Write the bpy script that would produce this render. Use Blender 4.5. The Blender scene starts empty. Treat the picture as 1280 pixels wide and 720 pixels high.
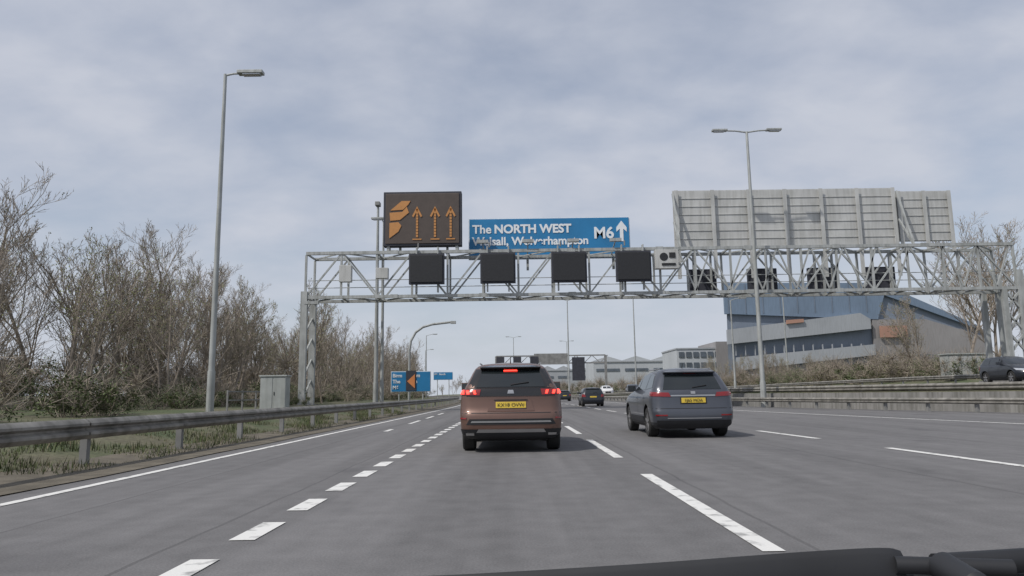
import bpy, bmesh, math, random
from mathutils import Vector, Matrix, Euler
random.seed(7)
scene=bpy.context.scene
R=math.radians

# ---------------------------------------------------------------- materials
def newmat(name):
    m=bpy.data.materials.new(name); m.use_nodes=True
    return m,m.node_tree.nodes,m.node_tree.links,m.node_tree.nodes["Principled BSDF"]
def mat(name,col,rough=.6,metal=0,var=.15,scale=3,bump=0,coat=0,emit=None,es=0,spec=.5,col2=None,detail=6,streak=0):
    m,n,l,b=newmat(name)
    b.inputs["Roughness"].default_value=rough; b.inputs["Metallic"].default_value=metal
    b.inputs["Coat Weight"].default_value=coat; b.inputs["Coat Roughness"].default_value=.06
    b.inputs["Specular IOR Level"].default_value=spec
    tc=n.new("ShaderNodeTexCoord"); no=n.new("ShaderNodeTexNoise"); no.inputs["Scale"].default_value=scale; no.inputs["Detail"].default_value=detail
    l.new(tc.outputs["Object"],no.inputs["Vector"])
    cr=n.new("ShaderNodeValToRGB"); cr.color_ramp.elements[0].position=.3; cr.color_ramp.elements[1].position=.7
    c2=col2 or [min(1,c*(1+var)) for c in col]
    cr.color_ramp.elements[0].color=(*[c*(1-var) for c in col],1) if col2 is None else (*col,1)
    cr.color_ramp.elements[1].color=(*c2,1)
    l.new(no.outputs["Fac"],cr.inputs["Fac"]); last=cr.outputs["Color"]
    if streak:
        mp=n.new("ShaderNodeMapping"); mp.inputs["Scale"].default_value=(4,4,.35); l.new(tc.outputs["Object"],mp.inputs["Vector"])
        s2=n.new("ShaderNodeTexNoise"); s2.inputs["Scale"].default_value=1.5; s2.inputs["Detail"].default_value=6; l.new(mp.outputs[0],s2.inputs["Vector"])
        r2=n.new("ShaderNodeValToRGB"); r2.color_ramp.elements[0].position=.42; r2.color_ramp.elements[1].position=.7
        r2.color_ramp.elements[0].color=(1,1,1,1); r2.color_ramp.elements[1].color=(1-streak,1-streak,1-streak*1.08,1); l.new(s2.outputs["Fac"],r2.inputs[0])
        mm=n.new("ShaderNodeMix"); mm.data_type='RGBA'; mm.blend_type='MULTIPLY'; mm.inputs[0].default_value=1; l.new(last,mm.inputs[6]); l.new(r2.outputs[0],mm.inputs[7]); last=mm.outputs[2]
    l.new(last,b.inputs["Base Color"])
    if bump:
        bp=n.new("ShaderNodeBump"); bp.inputs["Strength"].default_value=bump; bp.inputs["Distance"].default_value=.02
        n2=n.new("ShaderNodeTexNoise"); n2.inputs["Scale"].default_value=scale*12; n2.inputs["Detail"].default_value=4
        l.new(tc.outputs["Object"],n2.inputs["Vector"]); l.new(n2.outputs["Fac"],bp.inputs["Height"]); l.new(bp.outputs["Normal"],b.inputs["Normal"])
    if emit: 
        b.inputs["Emission Color"].default_value=(*emit,1); b.inputs["Emission Strength"].default_value=es
    return m

M={}
M['galv']=mat('galvanised_steel',(.37,.385,.38),.6,.1,.15,1.5,streak=.3)
M['galvdark']=mat('weathered_steel',(.22,.22,.215),.65,.1,.25,1.2)
M['barrier']=mat('barrier_steel',(.23,.22,.20),.65,.1,.35,2.5,streak=.35)
M['black']=mat('black_plastic',(.016,.017,.02),.6,0,.2,8)
M['sigblack']=mat('hazy_signal_black',(.036,.038,.05),.75,0,.2,2)  # black lifted in the base colour to stand in for haze
M['signback']=mat('sign_back_aluminium',(.47,.475,.465),.6,.0,.10,.8,streak=.2)
M['blue']=mat('sign_blue',(.015,.175,.38),.5,0,.12,.6)
M['white']=mat('sign_white',(.72,.75,.77),.5,0,.05,3)
M['amber']=mat('amber_led',(.35,.16,.05),.6,0,.1,8,emit=(.75,.36,.12),es=.12)
M['vms']=mat('vms_face',(.075,.058,.05),.6,0,.1,2)
M['orange']=mat('sign_orange',(.6,.22,.08),.5,0,.1,2)
M['concrete']=mat('concrete',(.23,.225,.215),.85,0,.2,1.2,.3,streak=.4)
M['cab']=mat('cabinet_grey',(.34,.36,.35),.6,0,.12,2,streak=.2)
M['rubber']=mat('tyre_rubber',(.022,.022,.022),.85,0,.2,6)
M['rim']=mat('alloy_rim',(.38,.38,.39),.35,.7,.1,6)
M['arch']=mat('arch_liner',(.012,.012,.012),.9,0,.1,6)
M['glass']=mat('car_glass',(.014,.018,.02),.07,0,.1,3,spec=.8)
M['gloss']=mat('gloss_black',(.014,.013,.013),.18,0,.1,3,coat=.5)
M['chrome']=mat('chrome_trim',(.45,.45,.45),.3,.8,.05,5)
M['yellow']=mat('plate_yellow',(.60,.43,.05),.45,0,.05,5)
M['redoff']=mat('tail_lens_red',(.22,.012,.014),.25,0,.1,6,coat=.5)
M['redon']=mat('brake_lamp_lit',(.6,.02,.01),.3,0,.05,6,emit=(1,.06,.04),es=2.6)
M['lens']=mat('headlamp_lens',(.5,.52,.55),.15,.4,.1,6,coat=.5)
def paint(name,c,metal=.45,rough=.34): return mat(name,c,rough,metal,.1,1.6,coat=.5)
M['copper']=paint('paint_bronze_brown',(.15,.085,.065),.35,.42)
M['grey']=paint('paint_slate_grey',(.075,.082,.10),.4)
M['dark']=paint('paint_dark_navy',(.022,.026,.035),.3)
M['silver']=paint('paint_silver',(.4,.41,.42),.5)
M['pwhite']=paint('paint_white',(.7,.7,.7),0)
M['bark']=mat('bark',(.25,.215,.18),.9,0,.25,3)
M['twig']=mat('twigs',(.285,.245,.20),.9,0,.25,.6)
M['bud']=mat('spring_buds',(.19,.21,.08),.8,0,.4,.7)
M['leaf']=mat('ivy_leaf',(.08,.105,.04),.8,0,.4,.9)
M['leafb']=mat('shrub_leaf',(.15,.15,.07),.8,0,.4,.8)

def roadmat():
    m,n,l,b=newmat('asphalt'); b.inputs["Roughness"].default_value=.85; b.inputs["Specular IOR Level"].default_value=.3
    tc=n.new("ShaderNodeTexCoord")
    def noise(sc,det=5,vec=None,s3=None):
        x=n.new("ShaderNodeTexNoise"); x.inputs["Scale"].default_value=sc; x.inputs["Detail"].default_value=det
        if s3:
            mp=n.new("ShaderNodeMapping"); mp.inputs["Scale"].default_value=s3; l.new(tc.outputs["Object"],mp.inputs["Vector"]); l.new(mp.outputs["Vector"],x.inputs["Vector"])
        else: l.new(tc.outputs["Object"],x.inputs["Vector"])
        return x
    def math_(op,a,bv=None,c=None):
        x=n.new("ShaderNodeMath"); x.operation=op
        for i,v in enumerate((a,bv,c)):
            if v is None: continue
            if isinstance(v,(int,float)): x.inputs[i].default_value=v
            else: l.new(v,x.inputs[i])
        return x.outputs[0]
    big=noise(1,4,s3=(.5,.06,1)).outputs["Fac"]; streak=noise(1,5,s3=(3.5,.12,1)).outputs["Fac"]; fine=noise(60,3).outputs["Fac"]; mid=noise(3.5,8).outputs["Fac"]
    sp=n.new("ShaderNodeSeparateXYZ"); l.new(tc.outputs["Object"],sp.inputs[0])
    w=math_('SINE',math_('MULTIPLY',sp.outputs[0],2*math.pi/1.84))
    v=math_('ADD',math_('MULTIPLY',big,.07),math_('MULTIPLY',streak,.07))
    v=math_('ADD',v,math_('MULTIPLY',fine,.11)); v=math_('ADD',v,math_('MULTIPLY',mid,.07))
    v=math_('ADD',v,math_('MULTIPLY',w,.008)); v=math_('ADD',v,-.018)
    cb=n.new("ShaderNodeCombineColor")
    l.new(math_('MULTIPLY',v,1.02),cb.inputs[0]); l.new(v,cb.inputs[1]); l.new(math_('MULTIPLY',v,1.01),cb.inputs[2])
    vo=n.new("ShaderNodeTexNoise"); vo.inputs["Scale"].default_value=1; vo.inputs["Detail"].default_value=8
    mp=n.new("ShaderNodeMapping"); mp.inputs["Scale"].default_value=(.7,.35,1); l.new(tc.outputs["Object"],mp.inputs["Vector"]); l.new(mp.outputs[0],vo.inputs["Vector"])
    cr=n.new("ShaderNodeValToRGB"); cr.color_ramp.elements[0].position=.60; cr.color_ramp.elements[1].position=.70
    l.new(vo.outputs["Fac"],cr.inputs["Fac"])
    wob=math_('ADD',sp.outputs[0],math_('MULTIPLY',noise(1,6,s3=(.5,.5,1)).outputs["Fac"],.16))
    seam=None
    for xs in(-2.33,2.05,5.0,-4.0,8.7):
        s_=math_('LESS_THAN',math_('ABSOLUTE',math_('SUBTRACT',wob,xs)),.018)
        seam=s_ if seam is None else math_('MAXIMUM',seam,s_)
    mx=n.new("ShaderNodeMix"); mx.data_type='RGBA'; mx.blend_type='MULTIPLY'; mx.inputs[7].default_value=(.80,.80,.81,1)
    l.new(cr.outputs["Color"],mx.inputs[0]); l.new(cb.outputs[0],mx.inputs[6])
    m3=n.new("ShaderNodeMix"); m3.data_type='RGBA'; m3.blend_type='MULTIPLY'; m3.inputs[7].default_value=(.5,.5,.5,1)
    l.new(math_('MULTIPLY',seam,mid),m3.inputs[0]); l.new(mx.outputs[2],m3.inputs[6]); l.new(m3.outputs[2],b.inputs["Base Color"])
    bp=n.new("ShaderNodeBump"); bp.inputs["Strength"].default_value=.35; bp.inputs["Distance"].default_value=.01
    l.new(fine,bp.inputs["Height"]); l.new(bp.outputs[0],b.inputs["Normal"])
    return m
M['asphalt']=roadmat()
M['line']=mat('road_paint',(.24,.24,.235),.7,0,0,6,.2,col2=(.68,.675,.65),detail=12)
M['line'].node_tree.nodes["Color Ramp"].color_ramp.elements[0].position=.30
M['line'].node_tree.nodes["Color Ramp"].color_ramp.elements[1].position=.46
def groundmat():
    m,n,l,b=newmat('verge_grass'); b.inputs["Roughness"].default_value=.95
    tc=n.new("ShaderNodeTexCoord")
    a=n.new("ShaderNodeTexNoise"); a.inputs["Scale"].default_value=.5; a.inputs["Detail"].default_value=10; l.new(tc.outputs["Object"],a.inputs["Vector"])
    c=n.new("ShaderNodeTexNoise"); c.inputs["Scale"].default_value=9; c.inputs["Detail"].default_value=6; l.new(tc.outputs["Object"],c.inputs["Vector"])
    r=n.new("ShaderNodeValToRGB"); e=r.color_ramp.elements
    e[0].position=.3; e[0].color=(.10,.09,.06,1); e[1].position=.6; e[1].color=(.07,.09,.04,1)
    e2=r.color_ramp.elements.new(.46); e2.color=(.12,.115,.07,1)
    l.new(a.outputs["Fac"],r.inputs["Fac"])
    mx=n.new("ShaderNodeMix"); mx.data_type='RGBA'; mx.blend_type='OVERLAY'; mx.inputs[0].default_value=.7
    l.new(r.outputs[0],mx.inputs[6]); l.new(c.outputs["Fac"],mx.inputs[7]); l.new(mx.outputs[2],b.inputs["Base Color"])
    bp=n.new("ShaderNodeBump"); bp.inputs["Strength"].default_value=.8; bp.inputs["Distance"].default_value=.06; l.new(c.outputs["Fac"],bp.inputs["Height"]); l.new(bp.outputs[0],b.inputs["Normal"])
    return m
M['ground']=groundmat()
M['dirt']=mat('dirt_gravel',(.12,.105,.08),.95,0,.35,2.5,.6)

# ---------------------------------------------------------------- mesh builder
class MB:
    def __init__(s): s.v=[]; s.f=[]; s.m=[]; s.mats=[]
    def mi(s,m):
        if m not in s.mats: s.mats.append(m)
        return s.mats.index(m)
    def add(s,vs,fs,m):
        o=len(s.v); k=s.mi(m); s.v+= [tuple(v) for v in vs]
        for f in fs: s.f.append([i+o for i in f]); s.m.append(k)
    def box(s,c,d,m,rot=None):
        c=Vector(c); vs=[]
        for x in(-.5,.5):
            for y in(-.5,.5):
                for z in(-.5,.5):
                    p=Vector((x*d[0],y*d[1],z*d[2]))
                    if rot: p=rot@p
                    vs.append(c+p)
        s.add(vs,[(0,1,3,2),(4,6,7,5),(0,4,5,1),(2,3,7,6),(0,2,6,4),(1,5,7,3)],m)
    def tube(s,p,q,r,m,r2=None,n=8,cap=True):
        p=Vector(p); q=Vector(q); d=(q-p)
        if d.length<1e-6: return
        d.normalize(); a=d.orthogonal().normalized(); b=d.cross(a); r2=r if r2 is None else r2
        vs=[]
        for i in range(n):
            t=2*math.pi*i/n; e=a*math.cos(t)+b*math.sin(t); vs.append(p+e*r)
        for i in range(n):
            t=2*math.pi*i/n; e=a*math.cos(t)+b*math.sin(t); vs.append(q+e*r2)
        fs=[(i,(i+1)%n,n+(i+1)%n,n+i) for i in range(n)]
        if cap: fs+= [tuple(range(n-1,-1,-1)),tuple(range(n,2*n))]
        s.add(vs,fs,m)
    def beam(s,p,q,w,h,m):
        p=Vector(p); q=Vector(q); d=q-p; L=d.length; d.normalize()
        up=Vector((0,0,1)) if abs(d.z)<.95 else Vector((0,1,0))
        x=d.cross(up).normalized(); z=x.cross(d).normalized()
        rot=Matrix((x,d,z)).transposed()
        s.box((p+q)/2,(w,L,h),m,rot)
    def build(s,name,parent=None,smooth=None,bevel=None,fix=True):
        me=bpy.data.meshes.new(name); me.from_pydata(s.v,[],s.f)
        for m in s.mats: me.materials.append(m)
        me.polygons.foreach_set("material_index",s.m)
        if fix:
            bm=bmesh.new(); bm.from_mesh(me); bmesh.ops.recalc_face_normals(bm,faces=bm.faces); bm.to_mesh(me); bm.free()
        if smooth is not None:
            me.polygons.foreach_set("use_smooth",[True]*len(me.polygons))
            me.set_sharp_from_angle(angle=R(smooth))
        o=bpy.data.objects.new(name,me); scene.collection.objects.link(o)
        if parent: o.parent=parent
        if bevel:
            md=o.modifiers.new('b','BEVEL'); md.width=bevel; md.segments=2; md.limit_method='ANGLE'
        return o
def empty(name,loc=(0,0,0),rz=0,sc=1):
    e=bpy.data.objects.new(name,None); scene.collection.objects.link(e); e.location=loc; e.rotation_euler=(0,0,rz); e.scale=(sc,)*3; e.empty_display_size=.1
    return e
def text(s,name,loc,size,m,parent,rot=(R(90),0,0),ext=.01,align='LEFT',bold=0):
    cu=bpy.data.curves.new(name,'FONT'); cu.body=s; cu.size=size; cu.extrude=ext; cu.align_x=align; cu.offset=bold
    o=bpy.data.objects.new(name+'_c',cu); scene.collection.objects.link(o); bpy.context.view_layer.update()
    me=bpy.data.meshes.new_from_object(o.evaluated_get(bpy.context.evaluated_depsgraph_get()))
    bpy.data.objects.remove(o); me.materials.clear(); me.materials.append(m)
    q=bpy.data.objects.new(name,me); scene.collection.objects.link(q); q.location=loc; q.rotation_euler=rot; q.parent=parent
    return q

# ---------------------------------------------------------------- alignment
def interp(t,y):
    if y<=t[0][0]: return t[0][1]
    for (a,b),(c,d) in zip(t,t[1:]):
        if y<=c: return b+(d-b)*(y-a)/(c-a)
    return t[-1][1]
def sm(t,y): return sum(interp(t,y+k*3) for k in(-2,-1,0,1,2))/5
def C(y):
    if y<50: return 0
    if y<250: return -(y-50)**2/2000
    return -20-(y-250)*.2
BT=[(-30,28),(25,21),(34,18.2),(46,15),(60,13.5),(80,12.8),(700,12.4)]
ET=[(-30,19),(10,16.2),(21,14.3),(36,12.3),(50,11.5),(70,11.1),(700,10.8)]
LT=[(-30,7.3),(10,6.75),(20,6.3),(42,5.5),(700,5.4)]
B=lambda y:sm(BT,y)+C(y)
E=lambda y:sm(ET,y)+C(y)
L3=lambda y:sm(LT,y)+C(y)
W=lambda y:B(y)+1.4
Hr=lambda y:interp([(-30,.95),(60,.95),(140,.45),(700,.4)],y)
ys=[-30+2*i for i in range(60)]+[90+5*i for i in range(33)]+[260+20*i for i in range(23)]

def sheet(name,cols,m,parent=None):
    b=MB(); vs=[(c(y)[0],y,c(y)[1]) for y in ys for c in cols]; n=len(cols)
    fs=[(j*n+i,j*n+i+1,(j+1)*n+i+1,(j+1)*n+i) for j in range(len(ys)-1) for i in range(n-1)]
    b.add(vs,fs,m); o=b.build(name,parent)
    return o
def hill(x,y): return .12*math.sin(x*.31+y*.17)+.1*math.sin(y*.4+1)
gc=[]
for dx,z in[(-900,4),(-300,3),(-120,2),(-60,1.6),(-40,1.3),(-28,1.0),(-22,.8),(-17,.6),(-13,.5),(-10,.42),(-8.6,.34),(-7.6,.16),(-6.9,.05),(-6.3,.01),(-5.75,.0)]:
    gc.append(lambda y,dx=dx,z=z:(dx+C(y),z+(hill(dx,y)*.5*min(1,max(0,(-dx-7)/6)))))
gc.append(lambda y:(-5.6+C(y),-.05)); gc.append(lambda y:(W(y)+.05,-.05)); gc.append(lambda y:(W(y)+.06,Hr(y)-.05))
for dx,z in[(3,0.02),(9,.15),(18,.22),(19.5,.3),(23,.8),(30,1.2),(50,1.5),(90,1.5),(200,1.5),(900,2)]:
    gc.append(lambda y,dx=dx,z=z:(W(y)+dx,Hr(y)+z-.03))
sheet('ground',gc,M['ground'])
sheet('motorway_road',[lambda y:(-5.62+C(y),.0),lambda y:(-2+C(y),.0),lambda y:(L3(y),0),lambda y:(B(y)+1.35,0)],M['asphalt'])
sheet('opposite_road',[lambda y:(W(y)+1.2,Hr(y)+.04),lambda y:(W(y)+9,Hr(y)+.17),lambda y:(W(y)+17,Hr(y)+.235)],M['asphalt'])
sheet('verge_strip',[lambda y:(-7.0+C(y)+.15*math.sin(y*1.3),.085),lambda y:(-6.3+C(y),.025),lambda y:(-5.6+C(y)+.03*math.sin(y*2.1)+.02*math.sin(y*5.3),.012)],M['dirt'])
b=MB()
for y0,y1 in zip(ys,ys[1:]):
    x0,x1=W(y0),W(y1); h0,h1=Hr(y0)-.08,Hr(y1)-.08
    b.add([(x0-.16,y0,0),(x1-.16,y1,0),(x1-.12,y1,h1),(x0-.12,y0,h0),(x0+.2,y0,h0),(x1+.2,y1,h1)],[(0,1,2,3),(3,2,5,4)],M['concrete'])
b.build('retaining_wall')

# markings
mk=empty('road_markings')
def stripe(b,f,y0,y1,w,z=.006,seg=2.0):
    n=max(1,int((y1-y0)/seg)); 
    for i in range(n):
        a=y0+(y1-y0)*i/n; c=y0+(y1-y0)*(i+1)/n
        b.add([(f(a)-w/2,a,z),(f(a)+w/2,a,z),(f(c)+w/2,c,z),(f(c)-w/2,c,z)],[(0,1,2,3)],M['line'])
b=MB()
stripe(b,lambda y:-5.15+C(y),-5,400,.13)
stripe(b,E,-5,400,.18)
y=4.1-1.36
while y<70:
    stripe(b,lambda t:-2.0+C(t),y,y+.74,.19); y+=1.36
while y<300:
    stripe(b,lambda t:-2.0+C(t),y,y+2,.15); y+=8
y=4.75-6.85
while y<300:
    stripe(b,lambda t:1.67+C(t),y,y+4.55,.15); y+=6.95
y=9.5-6
while y<300:
    stripe(b,L3,y,y+3.4,.16); y+=6.1
for a in(21.5,27,33,39): stripe(b,lambda t:-3.75-(t-20)*.015,a,a+(1.3 if a<22 else 3.4),.14)
b.build('lane_lines',mk)
b=MB(); y=0
while y<200:
    for k in(5,8.7,12.3):
        z=lambda t:Hr(t)+.04+.13*(k-1.2)/7.8+.03
        b.add([(W(y)+k,y,z(y)),(W(y)+k+.15,y,z(y)),(W(y+3)+k+.15,y+3,z(y+3)),(W(y+3)+k,y+3,z(y+3))],[(0,1,2,3)],M['line'])
    y+=9
b.build('opposite_lines',mk)

# ---------------------------------------------------------------- barriers
def wbeam(b,f,y0,y1,z0,h,side=1,seg=3.2,post=3.2,zg=0,m=None,depth=.08,pw=.1):
    m=m or M['barrier']; prof=[(0,0),(.5,.08),(1,.22),(1,.34),(.15,.46),(.15,.54),(1,.66),(1,.78),(.5,.92),(0,1)]
    prof=[(d*depth*side,z*h) for d,z in prof]; n=int((y1-y0)/seg)
    for i in range(n):
        a=y0+i*seg; c=a+seg; za=z0(a) if callable(z0) else z0; zc=z0(c) if callable(z0) else z0
        vs=[(f(a)+d,a,za+z) for d,z in prof]+[(f(c)+d,c+.03,zc+z) for d,z in prof]; k=len(prof)
        b.add(vs,[(j,j+1,k+j+1,k+j) for j in range(k-1)],m)
        g=zg(a) if callable(zg) else zg
        b.box((f(a)-side*.09,a+.2,(za+h*.85+g-.1)/2),(.11,pw,za+h*.85-g+.1),M['galvdark'])
b=MB(); wbeam(b,lambda y:-6.55+C(y)-.02,-8,330,.44,.31,zg=.03); b.build('crash_barrier',smooth=25)
b=MB(); wbeam(b,lambda y:B(y),4,330,.36,.26,side=-1,zg=0,seg=2.4,pw=.16)
b.build('crash_barrier',smooth=25)
b=MB(); wbeam(b,lambda y:W(y)+.5,4,330,lambda y:Hr(y)+.0,.32,side=-1,zg=Hr,seg=3.2); b.build('crash_barrier',smooth=25)
b=MB(); wbeam(b,lambda y:W(y)+18.2,4,250,lambda y:Hr(y)+.75,.32,side=-1,zg=lambda y:Hr(y)+.1,seg=3.2); b.build('crash_barrier',smooth=25)
b=MB(); 
for i in range(4):
    y=29+i*1.6; x=-11.4; b.box((x,y,.85),(.06,.06,1.0),M['galvdark'])
    if i<3:
        for z in(.95,1.3): b.beam((x,y,z),(x,y+1.6,z),.04,.05,M['galvdark'])
b.build('hand_rail')

# ---------------------------------------------------------------- gantry
g=empty('motorway_gantry',(0,0,0))
G=M['galv']; yf,yb=46.9,49.0
b=MB(); z0,z1=7.5,10.45; xl,xr=-13.6,33.2
for y in(yf,yb):
    for z in(z0,z1): b.box(((xl+xr)/2,y,z),(xr-xl,.2,.2),G)
np_=20; st=(xr-xl)/np_
for i in range(np_+1):
    x=xl+i*st
    for y in(yf,yb): b.box((x,y,(z0+z1)/2),(.13,.13,z1-z0-.2),G)
    for z in(z0,z1): b.box((x,(yf+yb)/2,z),(.1,yb-yf-.2,.1),G)
    if i<np_:
        for y in(yf,yb):
            if i%2==0: b.beam((x,y,z0),(x+st,y,z1),.1,.1,G)
            else: b.beam((x,y,z1),(x+st,y,z0),.1,.1,G)
        p,q=((x,yf,z0),(x+st,yb,z0)) if i%2 else ((x,yb,z0),(x+st,yf,z0)); b.beam(p,q,.08,.08,G)
        p,q=((x,yf,z1),(x+st,yb,z1)) if i%2 else ((x,yb,z1),(x+st,yf,z1)); b.beam(p,q,.08,.08,G)
b.box(((xl+xr)/2,48,7.66),(xr-xl-.4,.9,.05),M['galvdark'])
for z in(8.2,8.7): b.tube((xl,47.4,z),(xr,47.4,z),.025,G,n=6)
for i in range(10):
    x=11+i*2.2
    b.beam((x,yf-.02,z1),(x+1.1,yf-.02,z0+.1),.09,.09,G); b.beam((x+1.1,yf-.02,z0+.1),(x+2.2,yf-.02,z1),.09,.09,G)
for i in range(1,8):
    x=xl+i*5.85
    for z in(z0,z1): b.box((x,yf-.11,z),(.5,.03,.26),G)
b.build('truss_boom',g)
b=MB()
for y in(yf,yb): 
    b.box((xl-.05,y,4),(.42,.3,8-.6+.4),G)
for k in range(5):
    z=.8+k*1.4; b.beam((xl-.05,yf,z),(xl-.05,yb,z+1.4),.1,.1,G)
b.box((xl-.05,48,.25),(.9,3,.6),M['concrete'])
b.box((xl+.45,46.85,7.15),(.9,.25,.2),G)
for y in(yf,yb):
    b.box((xr+.2,y,4.7),(.4,.3,8.0),G); b.box((xr-.9,y,4.4),(.3,.3,6.0),G)
for k in range(4):
    z=1.8+k*1.4; b.beam((xr-.9,yf,z),(xr+.2,yf,z+1.4),.12,.12,G); b.beam((xr+.2,yf,z),(xr-.9,yf,z+1.4),.12,.12,G)
b.box((xr-.3,48,1.1),(2.4,3,.8),M['concrete'])
b.build('legs',g)
b=MB()
for x in(-5.55,-.9,3.75,7.95):
    b.box((x,46.35,9.2),(2.3,.35,2.0),M['sigblack']); b.box((x,46.14,9.2),(2.1,.05,1.8),M['black'])
    for k in(-.7,.7): b.box((x+k,46.65,9.2),(.1,.3,3.0),G)
for x in(13.2,17.4,21.6,25.6):
    b.box((x,49.5,8.6),(2.0,.35,1.7),M['sigblack'])
    for k in(-.6,.6): b.box((x+k,49.2,9.0),(.1,.25,2.9),G)
for x in(-5.55,-.9,3.75,7.95):
    b.tube((x-.55,46.2,10.55),(x-.55,46.2,10.9),.05,M['galvdark'])
for x in(-10.9,-8.5): b.box((x,46.6,9.0),(.8,.4,1.1 if x<-9 else .7),M['signback'])
b.build('lane_signals',g,bevel=.04)
b=MB(); b.box((10.1,46.3,9.6),(1.5,.5,1.25),M['signback']); b.tube((9.9,46.02,9.75),(9.9,46.06,9.75),.27,M['black'],n=20); b.box((10.45,46.03,9.85),(.4,.06,.35),M['black']); b.box((10.2,46.03,9.25),(.9,.06,.16),M['black'])
b.build('speed_camera',g,bevel=.02)
b=MB(); b.box((-5.95,47.5,12.8),(5.25,.7,3.72),M['sigblack']); b.box((-5.95,47.13,12.8),(4.95,.06,3.45),M['vms'])
for k in(-1.6,1.6): b.box((-5.95+k,48,11.6),(.16,.16,2.3),G)
for k in(-2.3,2.3): b.box((-5.95+k,47.5,10.8),(.2,.5,.5),G)
b.build('message_sign_box',g,bevel=.12)
b=MB(); yy=47.06
def poly(pts,m,y=None):
    y=yy if y is None else y
    o=[(x,y,z) for x,z in pts]+[(x,y+.03,z) for x,z in pts]; n=len(pts)
    b.add(o,[tuple(range(n)),tuple(range(2*n-1,n-1,-1))]+[(i,(i+1)%n,n+(i+1)%n,n+i) for i in range(n)],m)
A=M['amber']
for x in(-6.3,-5.1,-4.05): 
    for k in range(10): poly([(x-.07,11.5+k*.2),(x+.07,11.5+k*.2),(x+.07,11.66+k*.2),(x-.07,11.66+k*.2)],A)
    poly([(x-.34,12.95),(x-.24,12.87),(x,13.35),(x,13.62)],A); poly([(x+.34,12.95),(x,13.62),(x,13.35),(x+.24,12.87)],A)
    poly([(x-.3,11.32),(x+.3,11.32),(x+.3,11.40),(x-.3,11.40)],A)
poly([(-8.1,13.35),(-7.35,14.0),(-6.75,14.0),(-6.9,13.75),(-7.25,13.4)],A)
poly([(-8.15,13.2),(-7.3,13.25),(-7.0,13.6),(-6.85,13.2),(-7.45,12.7),(-8.1,12.65)],A)
poly([(-8.15,12.5),(-7.55,12.55),(-7.35,12.3),(-7.55,11.9),(-8.15,11.45)],A)
b.build('message_symbols',g)
b=MB(); b.box((2.66,49.4,11.8),(11.3,.08,2.95),M['white']); b.box((2.66,49.33,11.8),(11.17,.08,2.82),M['blue'])
for k in(-4.5,-1.5,1.5,4.5): b.box((2.62+k,49.6,11.3),(.16,.25,3.4),G)
b.build('direction_sign_panel',g)
text('The','sign_text',(-2.72,49.27,12.2),.84,M['white'],g,bold=.02)
text('NORTH WEST','sign_text',(-1.2,49.27,12.2),.84,M['white'],g,bold=.03)
text('Walsall, Wolverhampton','sign_text',(-2.72,49.27,11.35),.80,M['white'],g,bold=.022)
text('M6','sign_text',(5.75,49.27,11.75),1.12,M['white'],g,bold=.03)
b=MB(); poly([(7.6,11.5),(7.84,11.5),(7.84,12.4),(8.08,12.18),(8.08,12.5),(7.72,12.97),(7.36,12.5),(7.36,12.18),(7.6,12.4)],M['white'],49.26); b.build('sign_arrow',g)
b=MB()
for x in(-1.9,1.1,4.1,6.9):
    b.beam((x,49,10.5),(x,46.9,11.0),.07,.07,G); b.box((x,46.7,11.05),(.75,.3,.2),G)
b.build('sign_lights',g)
b=MB()
def back(x0,x1,z0,z1,y,nr,lip=.3):
    n=int((z1-z0)/.55); h=(z1-z0)/n
    for i in range(n):
        b.box(((x0+x1)/2,y+.03,z0+h*(i+.5)),(x1-x0,.05,h-.03),M['signback'])
        b.box(((x0+x1)/2,y-.01,z0+h*i+.02),(x1-x0,.05,.045),M['signback'])
    b.box(((x0+x1)/2,y+.09,(z0+z1)/2),(x1-x0+.1,.04,z1-z0+.1),M['signback'])
    for i in range(nr):
        x=x0+.15+(x1-x0-.3)*i/(nr-1); zb=z0-lip
        b.box((x,y-.20,(zb+z1)/2),(.26,.04,z1-zb),M['signback']); b.box((x,y-.10,(zb+z1)/2),(.05,.15,z1-zb),M['signback'])
back(11.3,26.6,10.85,14.85,48.6,7,2.2)
back(26.9,30.7,11.2,14.7,49.0,3,.8)
for x in(11.2,26.7): b.beam((x,48.4,14.6),(x,46.9,10.5),.12,.12,G); b.beam((x,48.4,12.6),(x,46.9,10.5),.1,.1,G)
b.build('sign_back_panels',g)

# ---------------------------------------------------------------- lamps
def lamp(name,x,y,zb,h,arms,r=.13,armlen=1.6,rise=.25,cctv=False):
    e=empty(name,(x,y,zb)); b=MB()
    b.tube((0,0,-.3),(0,0,1.6),r*1.25,M['galv'],r*1.2,12); b.tube((0,0,1.6),(0,0,h),r,M['galv'],r*.55,12)
    b.build('pole',e,smooth=40)
    b=MB()
    for a in arms:
        b.tube((0,0,h-.05),(a*armlen*.55,0,h+rise*.7),r*.4,M['galv'],r*.35,8); b.tube((a*armlen*.55,0,h+rise*.7),(a*armlen,0,h+rise),r*.35,M['galv'],r*.35,8)
        b.box((a*(armlen+.4),0,h+rise+.03),(1.0,.34,.13),M['galv']); b.box((a*(armlen+.45),0,h+rise-.06),(.7,.26,.06),M['lens'])
    if cctv: b.box((0,-.1,h+.25),(.35,.6,.3),M['galvdark']); b.tube((0,0,h),(0,0,h+.2),.08,M['galvdark'])
    b.build('arms',e,bevel=.03)
    return e
lamp('street_lamp',-11.25,27,.45,13.3,[1],.115,.6,.02)
lamp('street_lamp',15.75,45.9,0,18.1,[-1,1],.15,1.4,.08)
lamp('street_lamp',13.2+C(130),130,.3,17.5,[-1,1],.15,1.4)
lamp('street_lamp',22,130,.5,17.5,[1],.15,1.4)
lamp('street_lamp',50,132,1,17.6,[-1],.16,1.2)
lamp('street_lamp',29,95,.8,12.2,[1],.14,1.2)
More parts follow.
